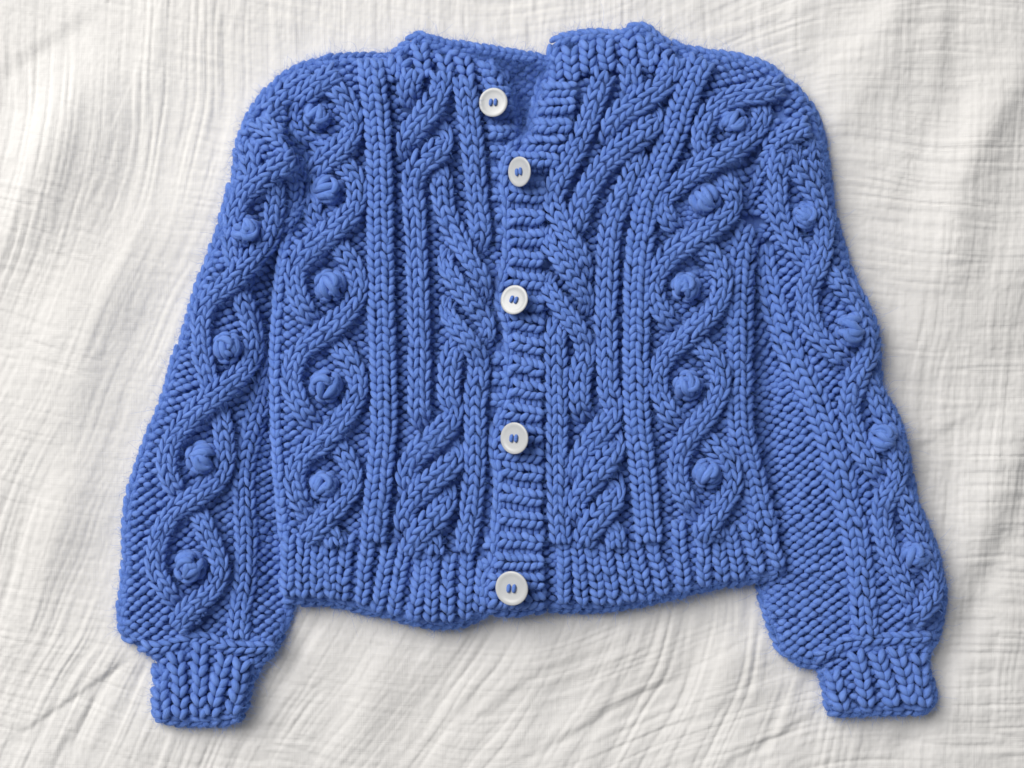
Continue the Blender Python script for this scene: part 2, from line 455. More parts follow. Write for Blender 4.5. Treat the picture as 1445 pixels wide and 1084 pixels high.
def strand(name, parent, pts, zb, width=31, wales=2, row=14.0, h=UP, crown=6.5, clear=None, seed=0, slant=(0.50, 0.42), rad=None):
    y = Yarn()
    lf = 1.0
    if name == 'edge_chain': slant = (0.40, 0.40); lf = 1.08; rad = rad or 5.7
    P, t = spline(path(pts, h), 2.0)
    # a strand narrows where it turns sharply
    dx = np.gradient(P[:, 0], t); dy = np.gradient(P[:, 1], t)
    ang = np.unwrap(np.arctan2(dy, dx)); kap = np.abs(np.gradient(ang, t))
    kap = np.convolve(np.pad(kap, 4, mode='edge'), np.ones(9) / 9, mode='valid')
    P[:, 3] = P[:, 3] / (1 + 0.45 * np.clip(kap * width * 0.5 - 0.25, 0, 2))
    P[:, 2] -= 3.0 * np.clip(kap * width * 0.5 - 0.35, 0, 1)
    ww = width / wales
    for j in range(wales):
        off = (j - (wales - 1) / 2) * ww
        wale_legs(y, P, t, off, ww, row, zb, crown, width / 2, seed, slant, rad * 0.78 if rad else ww * 0.232, phase=0.18 * (j % 2), lf=lf)
    o = y.build(name, parent, WOOL)
    if clear != 0:
        hw = (clear if clear else width / 2) * P[:, 3]
        STRANDS.append((P[:, :2], hw))
    return o

def bobble(parent, x, yy, r, zb, seed):
    rs = np.random.default_rng(seed)
    y = Yarn()
    r = r * 1.1
    z0 = float(zb(np.array([[x, yy]]))[0]) + 5
    Hh = r * 1.05
    a0 = rs.uniform(0, 6.28)
    tilt = rs.uniform(-0.35, 0.35)
    C = []; R = []
    K = 13
    mdir = np.array([math.cos(a0), math.sin(a0), 0.0]); pdir = np.array([-math.sin(a0), math.cos(a0), 0.0]); up = np.array([0, 0, 1.0])
    leaves = [(-1.05, 0, 0.85), (-0.52, 0, 1.15), (0.02, 0, 1.25), (0.56, 0, 1.15), (1.08, 0, 0.85)]
    if seed % 2: leaves = [(-0.95, 0, 0.95), (-0.32, 0, 1.25), (0.36, 0, 1.25), (1.0, 0, 0.9)]
    tw = rs.uniform(0.25, 0.75) * (1 if seed % 3 else -1)
    for (ti, rot, ha) in leaves:
        ti = ti + rs.normal(0, 0.10); rot = rot + rs.normal(0, 0.34) + tw * ti * 0.5
        nrm = math.cos(ti) * up + math.sin(ti) * pdir
        tau = math.cos(rot) * mdir + math.sin(rot) * (math.cos(ti) * pdir - math.sin(ti) * up)
        t_ = np.linspace(-ha, ha, K)[:, None] + rs.normal(0, 0.12)
        q = np.cos(t_) * nrm[None] + np.sin(t_) * tau[None]
        k_ = rs.uniform(0.76, 0.86)
        C.append(np.stack([x + q[:, 0] * r * k_, yy + q[:, 1] * r * k_, z0 + Hh * 0.18 + q[:, 2] * Hh * k_], -1))
        R.append(r * rs.uniform(0.25, 0.30) * np.clip(np.sin(np.linspace(0.05, math.pi - 0.05, K)) ** 0.5, 0.05, 1))
    # the strand that draws the knot together, curled over one side
    ph = np.linspace(0, rs.uniform(1.9, 2.8), K) + a0 + rs.uniform(0, 6.28)
    rd = r * np.linspace(0.80, 0.22, K)
    C.append(np.stack([x + np.cos(ph) * rd, yy + np.sin(ph) * rd, z0 + Hh * 0.30 + 0.86 * Hh * np.sqrt(np.clip(1 - (rd / r) ** 2, 0, 1))], -1))
    R.append(r * 0.235 * np.clip(np.sin(np.linspace(0.05, math.pi - 0.05, K)) ** 0.5, 0.05, 1))
    for k in range(3):
        ti = rs.uniform(-0.7, 0.7); rot = rs.uniform(0.5, 2.4); tj = rs.uniform(-0.6, 0.6)
        nrm = math.cos(ti) * (math.cos(tj) * up + math.sin(tj) * mdir) + math.sin(ti) * pdir
        tau = np.cross(nrm, np.array([math.cos(rot), math.sin(rot), 0.3])); tau /= np.linalg.norm(tau)
        t_ = np.linspace(-0.42, 0.42, K)[:, None]
        q = np.cos(t_) * nrm[None] + np.sin(t_) * tau[None]
        C.append(np.stack([x + q[:, 0] * r * 0.88, yy + q[:, 1] * r * 0.88, z0 + Hh * 0.18 + q[:, 2] * Hh * 0.88], -1))
        R.append(r * rs.uniform(0.17, 0.23) * np.clip(np.sin(np.linspace(0.05, math.pi - 0.05, K)) ** 0.6, 0.05, 1))
    for k in range(7):
        az = a0 + k * 2 * math.pi / 7 + rs.normal(0, 0.12)
        t_ = np.linspace(-0.55, 0.55, K)
        C.append(np.stack([x + np.cos(az + t_ * 0.9) * r * 0.86, yy + np.sin(az + t_ * 0.9) * r * 0.86, z0 + Hh * (0.30 + 0.25 * t_ * rs.choice([-1, 1]))], -1))
        R.append(r * 0.22 * np.clip(np.sin(np.linspace(0.05, math.pi - 0.05, K)) ** 0.5, 0.05, 1))
    C = np.array(C); R = np.array(R)
    y.sweep(C, R, 1.0, M=10)
    # core so that no gap shows through
    u = np.linspace(0, 2 * math.pi, 16, endpoint=False); v = np.linspace(0.02, math.pi / 2, 7)
    V = []
    for b_ in v:
        for a_ in u:
            V.append((x + math.cos(a_) * math.sin(b_) * r * 0.66, yy + math.sin(a_) * math.sin(b_) * r * 0.66, z0 + math.cos(b_) * Hh * 0.62))
    V = world(np.array(V))
    F = []
    for i in range(len(v) - 1):
        for j in range(16):
            F.append((i * 16 + (j + 1) % 16, i * 16 + j, (i + 1) * 16 + j, (i + 1) * 16 + (j + 1) % 16))
    y.raw(V, np.array(F))
    FUZZ.append(C[:, 4:9].reshape(-1, 3))
    STRANDS.append((np.array([[x, yy]]), np.array([r * 0.55])))
    return y.build("bobble", parent, WOOL)

def purl(y, axis, poly, zb, row, wst, half, margin=5.0, keep=None, rad=4.35, amp=2.9, tilt=0.15):
    """purl ground: rows across the axis; every row shows one arch up and one arch down per stitch"""
    P, t = spline([(a[0], a[1], 0, 1) for a in axis], 2.0)
    tx = np.gradient(P[:, 0], t); ty = np.gradient(P[:, 1], t)
    rows = np.arange(t[0], t[-1], row)
    cs = []; 
    for i, s in enumerate(rows):
        offs = np.arange(-half, half, wst / 2)
        kind = np.where(np.arange(len(offs)) % 2 == 0, -1.0, 1.0)
        o2 = offs + rng.normal(0, wst * 0.06, len(offs))
        ds = kind * amp * 0.5 + rng.normal(0, 0.6, len(offs)) + 2.5 * vnoise(o2 / 60, np.full(len(offs), s / 50), 41)
        cs.append(np.stack([np.full(len(offs), s) + ds, o2, kind], -1))
    A = np.vstack(cs)
    X = np.interp(A[:, 0], t, P[:, 0]); Y = np.interp(A[:, 0], t, P[:, 1])
    TX = np.interp(A[:, 0], t, tx); TY = np.interp(A[:, 0], t, ty); nl = np.hypot(TX, TY)
    TX /= nl; TY /= nl
    NX, NY = TY, -TX
    X = X + NX * A[:, 1]; Y = Y + NY * A[:, 1]
    d = sdist(poly, np.stack([X, Y], -1))
    ok = d > margin
    if keep is not None: ok &= keep(X, Y)
    for c, hw in STRANDS:
        bb = (X > c[:, 0].min() - 40) & (X < c[:, 0].max() + 40) & (Y > c[:, 1].min() - 40) & (Y < c[:, 1].max() + 40) & ok
        ii = np.nonzero(bb)[0]
        if len(ii) == 0: continue
        dd = np.hypot(X[ii, None] - c[None, :, 0], Y[ii, None] - c[None, :, 1]) - hw[None]
        ok[ii[dd.min(1) < -6.5]] = False
    X, Y, NX, NY, TX, TY = [a[ok] for a in (X, Y, NX, NY, TX, TY)]
    kind = A[ok, 2]; n = len(X)
    K = 7
    u = np.linspace(-1, 1, K)
    L = wst * 0.39 * (1 + rng.normal(0, 0.08, (n, 1)))
    arch = ((1 - u[None] ** 2) - 0.33) * kind[:, None] * amp * 0.95
    tiltv = rng.normal(0.16, 0.20, (n, 1))
    lx = u[None] * L
    ly = arch - (tilt + 0.22 * vnoise(X / 45, Y / 45, 43)[:, None] + 0.6 * (tiltv - 0.16)) * lx
    C = np.stack([X[:, None] + NX[:, None] * lx + TX[:, None] * ly, Y[:, None] + NY[:, None] * lx + TY[:, None] * ly, np.zeros((n, K))], -1)
    C[..., 2] = zb(C[..., :2]) + (1 - u[None] ** 2) * 4.6 - 2.6 + rng.normal(0, 0.7, (n, 1))
    prof = np.array([0.02, 0.66, 0.93, 1.0, 0.93, 0.66, 0.02])
    R = rad * prof[None] * (1 + rng.normal(0, 0.11, (n, 1)))
    y.sweep(C, R, M=8)
    FUZZ.append(C[:, 2:5].reshape(-1, 3))

def backing(y, poly, zb, keep=None, drop=6.0, st=5.0):
    poly = np.asarray(poly, float)
    xs = np.arange(poly[:, 0].min(), poly[:, 0].max() + st, st); ys = np.arange(poly[:, 1].min(), poly[:, 1].max() + st, st)
    X, Y = np.meshgrid(xs, ys)
    d = sdist(poly, np.stack([X, Y], -1))
    ok = d > -st * 0.8
    e_ = 0.5
    gx = (sdist(poly, np.stack([X + e_, Y], -1)) - sdist(poly, np.stack([X - e_, Y], -1)))
    gy = (sdist(poly, np.stack([X, Y + e_], -1)) - sdist(poly, np.stack([X, Y - e_], -1)))
    gl = np.hypot(gx, gy) + 1e-6
    mv = np.where((d < 3.0) & ok, np.clip(3.0 - d, 0, st * 2), 0)
    X = X + gx / gl * mv; Y = Y + gy / gl * mv
    d = np.maximum(d, np.where(mv > 0, 3.0, d))
    if keep is not None: ok &= keep(X, Y)
    Z = zb(np.stack([X, Y], -1)) - drop
    Z = np.where(d < 6.5, 1.0, np.maximum(Z, 1.0))
    r, c = X.shape
    idx = np.arange(r * c).reshape(r, c)
    q = ok[1:, :-1] & ok[1:, 1:] & ok[:-1, 1:] & ok[:-1, :-1]
    F = np.stack([idx[1:, :-1], idx[1:, 1:], idx[:-1, 1:], idx[:-1, :-1]], -1)[q]
    V = world(np.stack([X, Y, Z], -1)).reshape(-1, 3)
    used = np.unique(F)
    mp = np.full(len(V), -1); mp[used] = np.arange(len(used))
    y.raw(V[used], mp[F])

card = empty("cardigan")
card["label"] = "chunky blue cable knit cardigan with bobbles and white buttons laid flat"
card["category"] = "cardigan"

PANEL_L = empty("front_panel", card)
PANEL_R = empty("front_panel", card)
SLEEVE_L = empty("sleeve", card)
SLEEVE_R = empty("sleeve", card)
CUFF_L = empty("cuff", card)
CUFF_R = empty("cuff", card)
HEM_L = empty("hem_ribbing", card)
HEM_R = empty("hem_ribbing", card)
BAND = empty("button_band", card)
FLAP = empty("button_band", card)
NECK = empty("neckband", card)

B = zb_body
# ---- left front panel
strand("rib", PANEL_L, [(522, 84), (530, 150), (535, 214), (537, 297), (538, 400), (540, 500), (542, 594), (537, 655), (531, 718), (526, 762)], B, 37, 2, 11.8, slant=(0.50, 0.36))
# three strands that cross in pairs: outer pair above and below, inner pair in the middle;
# each length of rope rises from under the one above it and dives under the one below
for pts in (
    [(584, 98), (578, 126), (581, 150, 'u')],
    [(622, 100), (622, 125), (604, 158, 'o'), (582, 186, 'o'), (573, 206), (577, 222, 'u')],
    [(611, 174, 'u'), (629, 195), (616, 214, 'o'), (593, 234, 'o'), (583, 260), (585, 297), (588, 350), (590, 399), (592, 470), (592, 550), (592, 580), (598, 602, 'u')],
    [(604, 226, 'u'), (622, 246), (624, 268), (628, 297), (641, 327), (660, 362, 'o', 0.84), (678, 391, 'o', 0.84), (684, 412, 0.8), (679, 430, 'u', 0.7)],
    [(653, 108), (657, 131), (664, 180), (668, 214), (672, 260), (675, 297), (678, 330), (672, 352, 'u')],
    [(633, 350, 'u', 0.7), (629, 372, 0.8), (642, 397, 'o', 0.84), (664, 426, 'o', 0.84), (684, 452, 0.85), (688, 470, 0.8), (681, 488, 'u', 0.7)],
    [(635, 420, 'u', 0.7), (631, 440, 0.8), (645, 463, 'o', 0.84), (666, 487, 'o', 0.84), (676, 516), (671, 560), (671, 608), (668, 690), (660, 750), (656, 778)],
    [(651, 478, 'u'), (640, 498), (635, 522), (634, 557), (640, 584), (622, 610, 'o'), (592, 636, 'o'), (576, 662), (574, 682), (581, 697, 'u')],
    [(628, 620, 'u'), (643, 640), (630, 661, 'o'), (600, 687, 'o'), (576, 715), (570, 738), (577, 757, 'u')],
    [(616, 676, 'u'), (633, 698), (618, 725, 'o'), (593, 751, 'o'), (576, 780)],
    [(592, 742, 'u'), (610, 762), (613, 782)]):
    strand("cable_strand", PANEL_L, pts, B)
# lozenge strands with the bobbles
strand("cable_strand", PANEL_L, [(477, 100), (449, 120), (421, 145), (412, 167), (420, 188), (445, 206, 'u'), (470, 222), (497, 245), (504, 269), (498, 297), (470, 325, 'o'), (438, 352, 'o'), (419, 378), (417, 402), (429, 435), (455, 466, 'u'), (482, 494), (500, 521), (505, 549), (492, 580), (461, 618, 'o'), (430, 643), (416, 671), (422, 703), (446, 733, 'u'), (466, 752), (472, 770)], B, 29)
strand("cable_strand", PANEL_L, [(470, 122), (486, 140), (498, 165), (499, 184), (482, 207, 'o'), (456, 230, 'o'), (440, 255), (440, 292), (456, 322, 'u'), (482, 353), (500, 377), (506, 405), (494, 435), (463, 466, 'o'), (428, 492), (414, 518), (413, 545), (428, 580), (458, 612, 'u'), (482, 636), (496, 662), (497, 686), (478, 712), (448, 742, 'o'), (430, 760)], B, 29)
for i, (x, y_, r) in enumerate([(448, 163, 18), (463, 268, 20), (466, 403, 20.5), (460, 545, 21), (457, 686, 19)]):
    bobble(PANEL_L, x, y_, r, B, 100 + i)
strand("edge_chain", PANEL_L, [(420, 308), (405, 330), (395, 391), (389, 474), (388, 560), (391, 640), (397, 720), (400, 760)], B, 14, 1, 12, h=4, clear=6)
# ---- right front panel
strand("rib", PANEL_R, [(992, 82), (966, 142), (950, 190), (928, 245), (912, 290), (902, 360), (899, 400), (898, 474), (898, 557), (900, 600), (907, 663), (913, 732), (917, 764)], B, 37, 2, 11.8, slant=(0.50, 0.36))
for pts in (
    [(952, 78), (946, 108), (908, 140, 'o'), (874, 163, 'o'), (861, 186), (862, 203, 'u')],
    [(888, 90), (892, 122), (890, 146, 'u')],
    [(905, 150, 'u'), (927, 162), (914, 181, 'o'), (880, 207, 'o'), (852, 233), (832, 263), (819, 296), (814, 316), (806, 332, 'u')],
    [(878, 196, 'u'), (900, 216), (891, 250), (874, 288), (862, 325), (856, 399), (856, 474), (858, 545), (865, 582), (845, 612, 'o'), (822, 640), (814, 664), (818, 684, 'u')],
    [(855, 100), (842, 136), (828, 175), (808, 219), (788, 255), (781, 286), (798, 326, 'o', 0.84), (818, 359, 'o', 0.84), (826, 383, 0.8), (821, 401, 'u', 0.7)],
    [(777, 316, 'u', 0.7), (774, 338, 0.8), (790, 365, 'o', 0.84), (814, 398, 'o', 0.84), (828, 424, 0.8), (825, 442, 'u', 0.7)],
    [(777, 384, 'u', 0.7), (773, 403, 0.8), (790, 431, 'o', 0.84), (814, 464, 'o', 0.84), (826, 495), (819, 530), (819, 570), (828, 592, 'u')],
    [(796, 446, 'u'), (785, 466), (785, 500), (786, 557), (787, 640), (788, 720), (793, 766)],
    [(851, 600, 'u'), (871, 622), (860, 645, 'o'), (834, 677, 'o'), (815, 706), (814, 725), (822, 740, 'u')],
    [(851, 666, 'u'), (871, 690), (857, 715, 'o'), (834, 744, 'o'), (824, 768)],
    [(844, 732, 'u'), (865, 748), (870, 772)]):
    strand("cable_strand", PANEL_R, pts, B)
strand("cable_strand", PANEL_R, [(1108, 122), (1080, 129, 'o'), (1033, 139), (1005, 158), (990, 186), (992, 212), (1008, 236, 'u'), (1027, 262), (1036, 284), (1028, 303), (996, 326, 'o'), (950, 356, 'o'), (926, 391), (925, 420), (938, 446), (962, 468, 'u'), (990, 489), (1012, 515), (1016, 546), (1002, 580), (976, 611, 'o'), (960, 641), (957, 677), (968, 704), (986, 728, 'u'), (1004, 744), (1010, 760)], B, 29)
strand("cable_strand", PANEL_R, [(1066, 132, 'u'), (1076, 160), (1066, 187), (1034, 211, 'o'), (984, 239, 'o'), (950, 268), (936, 286), (944, 312), (968, 334, 'u'), (994, 350), (1014, 375), (1020, 405), (1007, 437), (977, 468, 'o'), (942, 499), (928, 529), (932, 558), (948, 588), (974, 608, 'u'), (1004, 628), (1028, 652), (1034, 685), (1018, 716), (998, 744, 'o'), (990, 762)], B, 29)
for i, (x, y_, r) in enumerate([(1034, 172, 18.5), (995, 281, 20), (968, 405, 19), (971, 544, 19), (999, 668, 19.5)]):
    bobble(PANEL_R, x, y_, r, B, 120 + i)
strand("rib", PANEL_R, [(1060, 318), (1050, 350), (1045, 400), (1044, 460), (1044, 530), (1044, 590), (1053, 640), (1066, 690), (1080, 742)], B, 36, 2, 11.8, h=6)

# ---- hem ribs
def hem(parent, lst):
    for (x0, y0, x1, y1) in lst:
        y0 = y0 + random.uniform(-16, 6)
        strand("rib", parent, [(x0, y0), ((x0 + x1) / 2 + random.uniform(-2, 2), (y0 + y1) / 2), (x1, y1)], B, 19.5, 1, 11.2, h=9, crown=3, slant=(0.48, 0.44), rad=5.6, clear=7)
hem(HEM_L, [(408, 764, 407, 840), (430, 762, 428, 842), (449, 772, 447, 842), (464, 764, 466, 843), (491, 768, 482, 846), (522, 764, 511, 852), (549, 772, 531, 862), (573, 784, 554, 866),
            (595, 778, 583, 874), (611, 770, 608, 876), (635, 776, 632, 876), (660, 776, 657, 872), (684, 806, 676, 862)])
hem(HEM_R, [(794, 762, 795, 850), (812, 762, 822, 852), (833, 764, 847, 852), (853, 770, 869, 852), (872, 760, 890, 848), (894, 764, 914, 846), (917, 766, 938, 838), (957, 742, 966, 834),
            (991, 760, 993, 826), (1011, 752, 1020, 820), (1027, 748, 1044, 816), (1053, 738, 1072, 808), (1085, 736, 1100, 800)])
strand("edge_chain", HEM_L, [(400, 842), (430, 847), (470, 848), (500, 856), (550, 866), (600, 878), (640, 880), (676, 868), (690, 858)], B, 15, 1, 14, h=-1, clear=0)
strand("edge_chain", HEM_R, [(776, 858), (830, 858), (871, 855), (913, 847), (955, 838), (996, 827), (1050, 818), (1090, 811), (1105, 798)], B, 15, 1, 14, h=-1, clear=0)

# ---- button band on the right front (on top) and the band below it on the left front
BAND_L = [(762, 122), (752, 165), (742, 190), (722, 211), (712, 240), (712, 260), (716, 300), (716, 363), (706, 412), (710, 440), (718, 468), (719, 543), (712, 580), (699, 608), (699, 640), (705, 671), (702, 724), (697, 788), (684, 824), (686, 852)]
BAND_R = [(816, 122), (813, 153), (808, 180), (797, 210), (784, 240), (771, 275), (769, 310), (769, 360), (769, 412), (769, 440), (769, 474), (769, 543), (768, 580), (768, 608), (768, 640), (768, 671), (768, 724), (769, 788), (770, 824), (771, 856)]
def on_line(L, y):
    a = np.array(L, float)
    return float(np.interp(y, a[:, 1], a[:, 0]))
def zb_band(p):
    return zb_body(p) + 7.0
BAND_POLY = BAND_L + BAND_R[::-1]
def ridges(parent, lst, left, right, zb, gapslug=True, tilt=0.0, width=22, yend=None):
    prev = None
    for (yc, tl) in lst:
        xl = on_line(left, yc) + 5; xr = on_line(right, yc) - 3
        if xr - xl < 14: continue
        strand("ridge", parent, [(xl, yc - tl / 2 + random.uniform(-1, 1)), ((xl + xr) / 2, yc + random.uniform(-1.5, 1.5)), (xr, yc + tl / 2)], zb, width, 1, 9.6, h=9, crown=2, slant=(0.46, 0.44), rad=6.0, clear=0)
    ys = [a for a, _ in lst]
    y = Yarn()
    C = []; R = []
    for i in range(len(lst) - 1):
        (ya, ta), (yb, tb) = lst[i], lst[i + 1]
        nsub = max(1, int(round((yb - ya) / 32.0)))
        for k in range(nsub):
            yc = ya + (yb - ya) * (k + 0.5) / nsub
            tl = (ta + tb) / 2
            xl = on_line(left, yc) + 4; xr = on_line(right, yc) - 2
            ln = min(20, (yb - ya) / nsub * 0.62)
            x = xl + 3
            while x < xr:
                f = (x - xl) / max(1, xr - xl) - 0.5
                K = 7; u = np.linspace(-0.5, 0.5, K)
                cx = x + u * random.uniform(-3, 3) + random.gauss(0, 0.5); cy = yc + f * tl + u * ln
                C.append(np.stack([cx, cy, -1.5 + 3 * np.cos(np.pi * u)], -1))
                R.append(np.array([0.02, 0.7, 0.95, 1, 0.95, 0.7, 0.02]) * random.uniform(3.9, 4.6))
                x += random.uniform(7.6, 9.0)
    C = np.array(C); R = np.array(R)
    C[..., 2] += zb(C[..., :2])
    y.sweep(C, R, M=8)
    FUZZ.append(C[:, 2:5].reshape(-1, 3))
    backing(y, left + right[::-1], zb, drop=5.0, st=4.0)
    y.build("garter_ground", parent, WOOL)
ridges(BAND, [(126, -2), (150, -3), (177, -3), (203, -1), (226, 0), (274, 3), (307, 0), (335, 1), (365, 4), (395, 6), (425, 8), (455, 10), (486, 10), (518, 10), (551, 8), (583, 4), (613, 3), (640, 5), (666, 8), (699, 10), (732, 6), (764, 4), (792, 3), (820, 2), (848, 2)], BAND_L, BAND_R, zb_band)
strand("edge_chain", BAND, [(781, 66), (771, 100), (761, 125), (752, 165), (742, 190), (720, 211), (711, 235), (711, 260), (715, 300), (715, 363), (704, 412), (709, 440), (717, 468), (718, 543), (710, 580), (698, 608), (697, 640), (704, 671), (701, 724), (696, 788), (684, 824), (685, 854)], zb_band, 13, 1, 15, h=2, clear=6, rad=5.6)
strand("edge_chain", BAND, [(688, 858), (720, 862), (770, 858)], zb_band, 15, 1, 14, h=-2, clear=5)
FLAP_L = [(676, 96), (680, 130), (684, 170), (688, 215), (692, 300), (694, 340), (700, 400), (700, 460), (690, 520), (688, 600), (686, 690), (678, 760), (672, 800), (668, 850)]
FLAP_R = [(700, 96), (722, 130), (732, 170), (730, 200), (716, 230), (714, 300), (716, 340), (710, 400), (716, 460), (720, 520), (708, 600), (706, 690), (700, 760), (694, 800), (688, 850)]
ridges(FLAP, [(y_, 2) for y_ in range(100, 850, 29)], FLAP_L, FLAP_R, B, width=17)
strand("edge_chain", FLAP, [(660, 76), (697, 86), (714, 110), (725, 150), (731, 180), (729, 202)], B, 14, 1, 14, h=3, clear=5)

# ---- neckband
def zb_neck(p): return zb_body(p) + 3.0
for pts in ([(572, 82), (566, 104)], [(591, 60), (595, 84), (599, 108)], [(626, 76), (629, 96), (630, 116)], [(652, 78), (657, 98), (661, 118)], [(684, 84), (692, 100), (700, 120)],
            [(783, 76), (785, 104), (787, 132)], [(804, 66), (806, 86), (808, 112)], [(828, 58), (829, 78), (831, 102)], [(854, 56), (855, 76), (857, 98)], [(885, 54), (887, 70), (889, 94)], [(908, 50), (912, 70), (916, 92)], [(936, 66), (930, 84), (924, 104)], [(545, 84), (552, 100), (558, 112)]):
    strand("rib", NECK, pts, zb_neck, 22, 1, 12, h=5, crown=3, slant=(0.48, 0.44), rad=6.2, clear=8)
strand("edge_chain", NECK, [(556, 78), (572, 66), (592, 51), (604, 57), (630, 68), (660, 77)], zb_neck, 15, 1, 13, h=3, clear=5)
strand("edge_chain", NECK, [(781, 63), (790, 57), (827, 50), (855, 49), (877, 50), (897, 39), (910, 41), (927, 55), (944, 64)], zb_neck, 15, 1, 13, h=3, clear=5)
def zb_back(p):
    e = np.interp(p[..., 0], [596, 640, 680, 725, 775], [55, 65, 70, 77, 88])
    return 22 - 20 * sstep(4, 34, p[..., 1] - e)
strand("edge_chain", NECK, [(596, 55), (640, 65), (680, 70), (725, 77), (775, 88)], zb_back, 15, 1, 11, h=3, clear=0)
y = Yarn()
purl(y, [(700, 70), (720, 240)], BACKN, zb_back, 12, 18, 120, keep=lambda X, Y: sdist(BODY, np.stack([X, Y], -1)) < 14)
backing(y, BACKN, zb_back, drop=4)
y.build("back_panel", NECK.parent, WOOL)

# shoulders: little columns where the neckband joins, and seam ropes
# ---- grounds of the two fronts
strand("edge_chain", PANEL_L, [(552, 82), (520, 82), (490, 83), (462, 86), (436, 95)], B, 15, 1, 12, h=-4, clear=0)
strand("edge_chain", PANEL_R, [(946, 64), (975, 73), (1010, 79), (1045, 84), (1078, 95), (1104, 113)], B, 15, 1, 12, h=-4, clear=0)
y = Yarn()
purl(y, [(540, 70), (540, 890)], BODY, B, 11.8, 17.5, 300, margin=4.5, tilt=-0.14, keep=lambda X, Y: X < np.interp(Y, [a[1] for a in BAND_L], [a[0] for a in BAND_L]) + 4)
backing(y, BODY, B, keep=lambda X, Y: X < 735)
y.build("purl_ground", PANEL_L, WOOL)["kind"] = "stuff"
y = Yarn()
purl(y, [(1008, 40), (992, 82), (966, 142), (950, 190), (928, 245), (912, 290), (902, 360), (899, 400), (898, 557), (900, 890)], BODY, B, 11.8, 17.5, 330, margin=4.5, tilt=-0.05,
     keep=lambda X, Y: X > np.interp(Y, [a[1] for a in BAND_R], [a[0] for a in BAND_R]) - 2)
backing(y, BODY, B, keep=lambda X, Y: X > 725)
y.build("purl_ground", PANEL_R, WOOL)["kind"] = "stuff"

# ---- left sleeve
Lz = zb_ls
strand("cable_strand", SLEEVE_L, [(418, 222), (399, 236, 'o'), (362, 257, 'o'), (340, 280), (329, 313), (328, 346), (334, 376), (348, 398, 'u'), (342, 418), (354, 455), (359, 485), (350, 517), (318, 546, 'o'), (275, 583, 'o'), (243, 622), (236, 660), (247, 688), (268, 708, 'u'), (286, 736), (300, 768), (311, 800), (298, 833), (268, 860, 'o'), (247, 886)], Lz, 28, slant=(0.50, 0.42))
strand("cable_strand", SLEEVE_L, [(372, 236), (388, 262), (387, 299), (380, 335), (356, 368, 'o'), (326, 397, 'o'), (294, 425), (283, 458), (287, 505), (296, 540), (306, 566, 'u'), (314, 600), (318, 644), (308, 677), (277, 700, 'o'), (242, 726), (224, 762), (220, 804), (238, 836), (262, 856, 'u'), (285, 872)], Lz, 28, slant=(0.50, 0.42))
strand("rib", SLEEVE_L, [(384, 490, 0.6), (376, 528, 0.75), (363, 583), (350, 630), (344, 672), (346, 727), (348, 768), (345, 823), (339, 865), (337, 900)], Lz, 32, 2, 13.5, h=6)
for i, (x, y_, r) in enumerate([(346, 326, 20), (321, 491, 20), (285, 646, 21), (268, 800, 21)]):
    bobble(SLEEVE_L, x, y_, r, Lz, 140 + i)
strand("edge_chain", SLEEVE_L, [(328, 262), (318, 300), (303, 350), (282, 405), (266, 462), (247, 513), (235, 557), (219, 598), (203, 640), (190, 679), (182, 717), (180, 755), (178, 809), (172, 859), (176, 890), (190, 905)], Lz, 15, 1, 15, h=-2, clear=0)
# sleeve head, folded over the armhole
strand("cable_strand", SLEEVE_L, [(364, 166), (378, 182), (400, 198), (420, 222), (434, 250), (436, 276), (426, 298), (406, 316)], Lz, 30, 2, 13, h=9)
strand("cable_strand", SLEEVE_L, [(350, 198), (352, 216), (356, 240), (362, 258)], Lz, 30, 2, 14, h=6)
strand("cable_strand", SLEEVE_L, [(440, 106), (418, 120), (394, 138), (376, 156)], Lz, 32, 2, 13, h=6)
strand("rib", SLEEVE_L, [(412, 244), (414, 270), (410, 300), (398, 324)], Lz, 18, 1, 12, h=5)
y = Yarn()
strand("edge_chain", SLEEVE_L, [(470, 86), (432, 95), (404, 107), (380, 130), (358, 159), (343, 189), (337, 217), (334, 250), (328, 276)], Lz, 15, 1, 13, h=-4, clear=0)
purl(y, [(440, 70), (395, 140), (365, 210), (352, 300), (322, 400), (290, 520), (266, 640), (262, 760), (272, 900), (276, 930)], LSLV, Lz, 12.4, 18, 170, margin=4.5, keep=lambda X, Y: (Y < 926) & ~((X > 430) & (Y < 180)))
backing(y, LSLV, Lz)
y.build("purl_ground", SLEEVE_L, WOOL)["kind"] = "stuff"
# cuff
for pts in ([(226, 944), (226, 980), (231, 1012)], [(246, 920), (253, 960), (254, 1012)], [(282, 906), (282, 960), (280, 1010)], [(318, 924), (308, 965), (298, 1008)], [(341, 930), (336, 970), (329, 1006)]):
    strand("rib", CUFF_L, pts, Lz, 22, 1, 14.5, h=7, crown=3, slant=(0.48, 0.44), rad=6.6, clear=8)
y = Yarn()
purl(y, [(285, 908), (278, 1020)], LSLV, Lz, 13, 19, 80, keep=lambda X, Y: Y > 915, margin=5)
y.build("purl_ground", CUFF_L, WOOL)["kind"] = "stuff"
strand("gathered_edge", CUFF_L, [(198, 910), (215, 914), (250, 908), (285, 900), (320, 912), (350, 914), (386, 912)], Lz, 17, 1, 14, h=5, clear=0, slant=(0.46, 0.46))
strand("edge_chain", CUFF_L, [(222, 1012), (250, 1017), (280, 1018), (310, 1017), (336, 1012)], Lz, 15, 1, 14, h=1, clear=0)

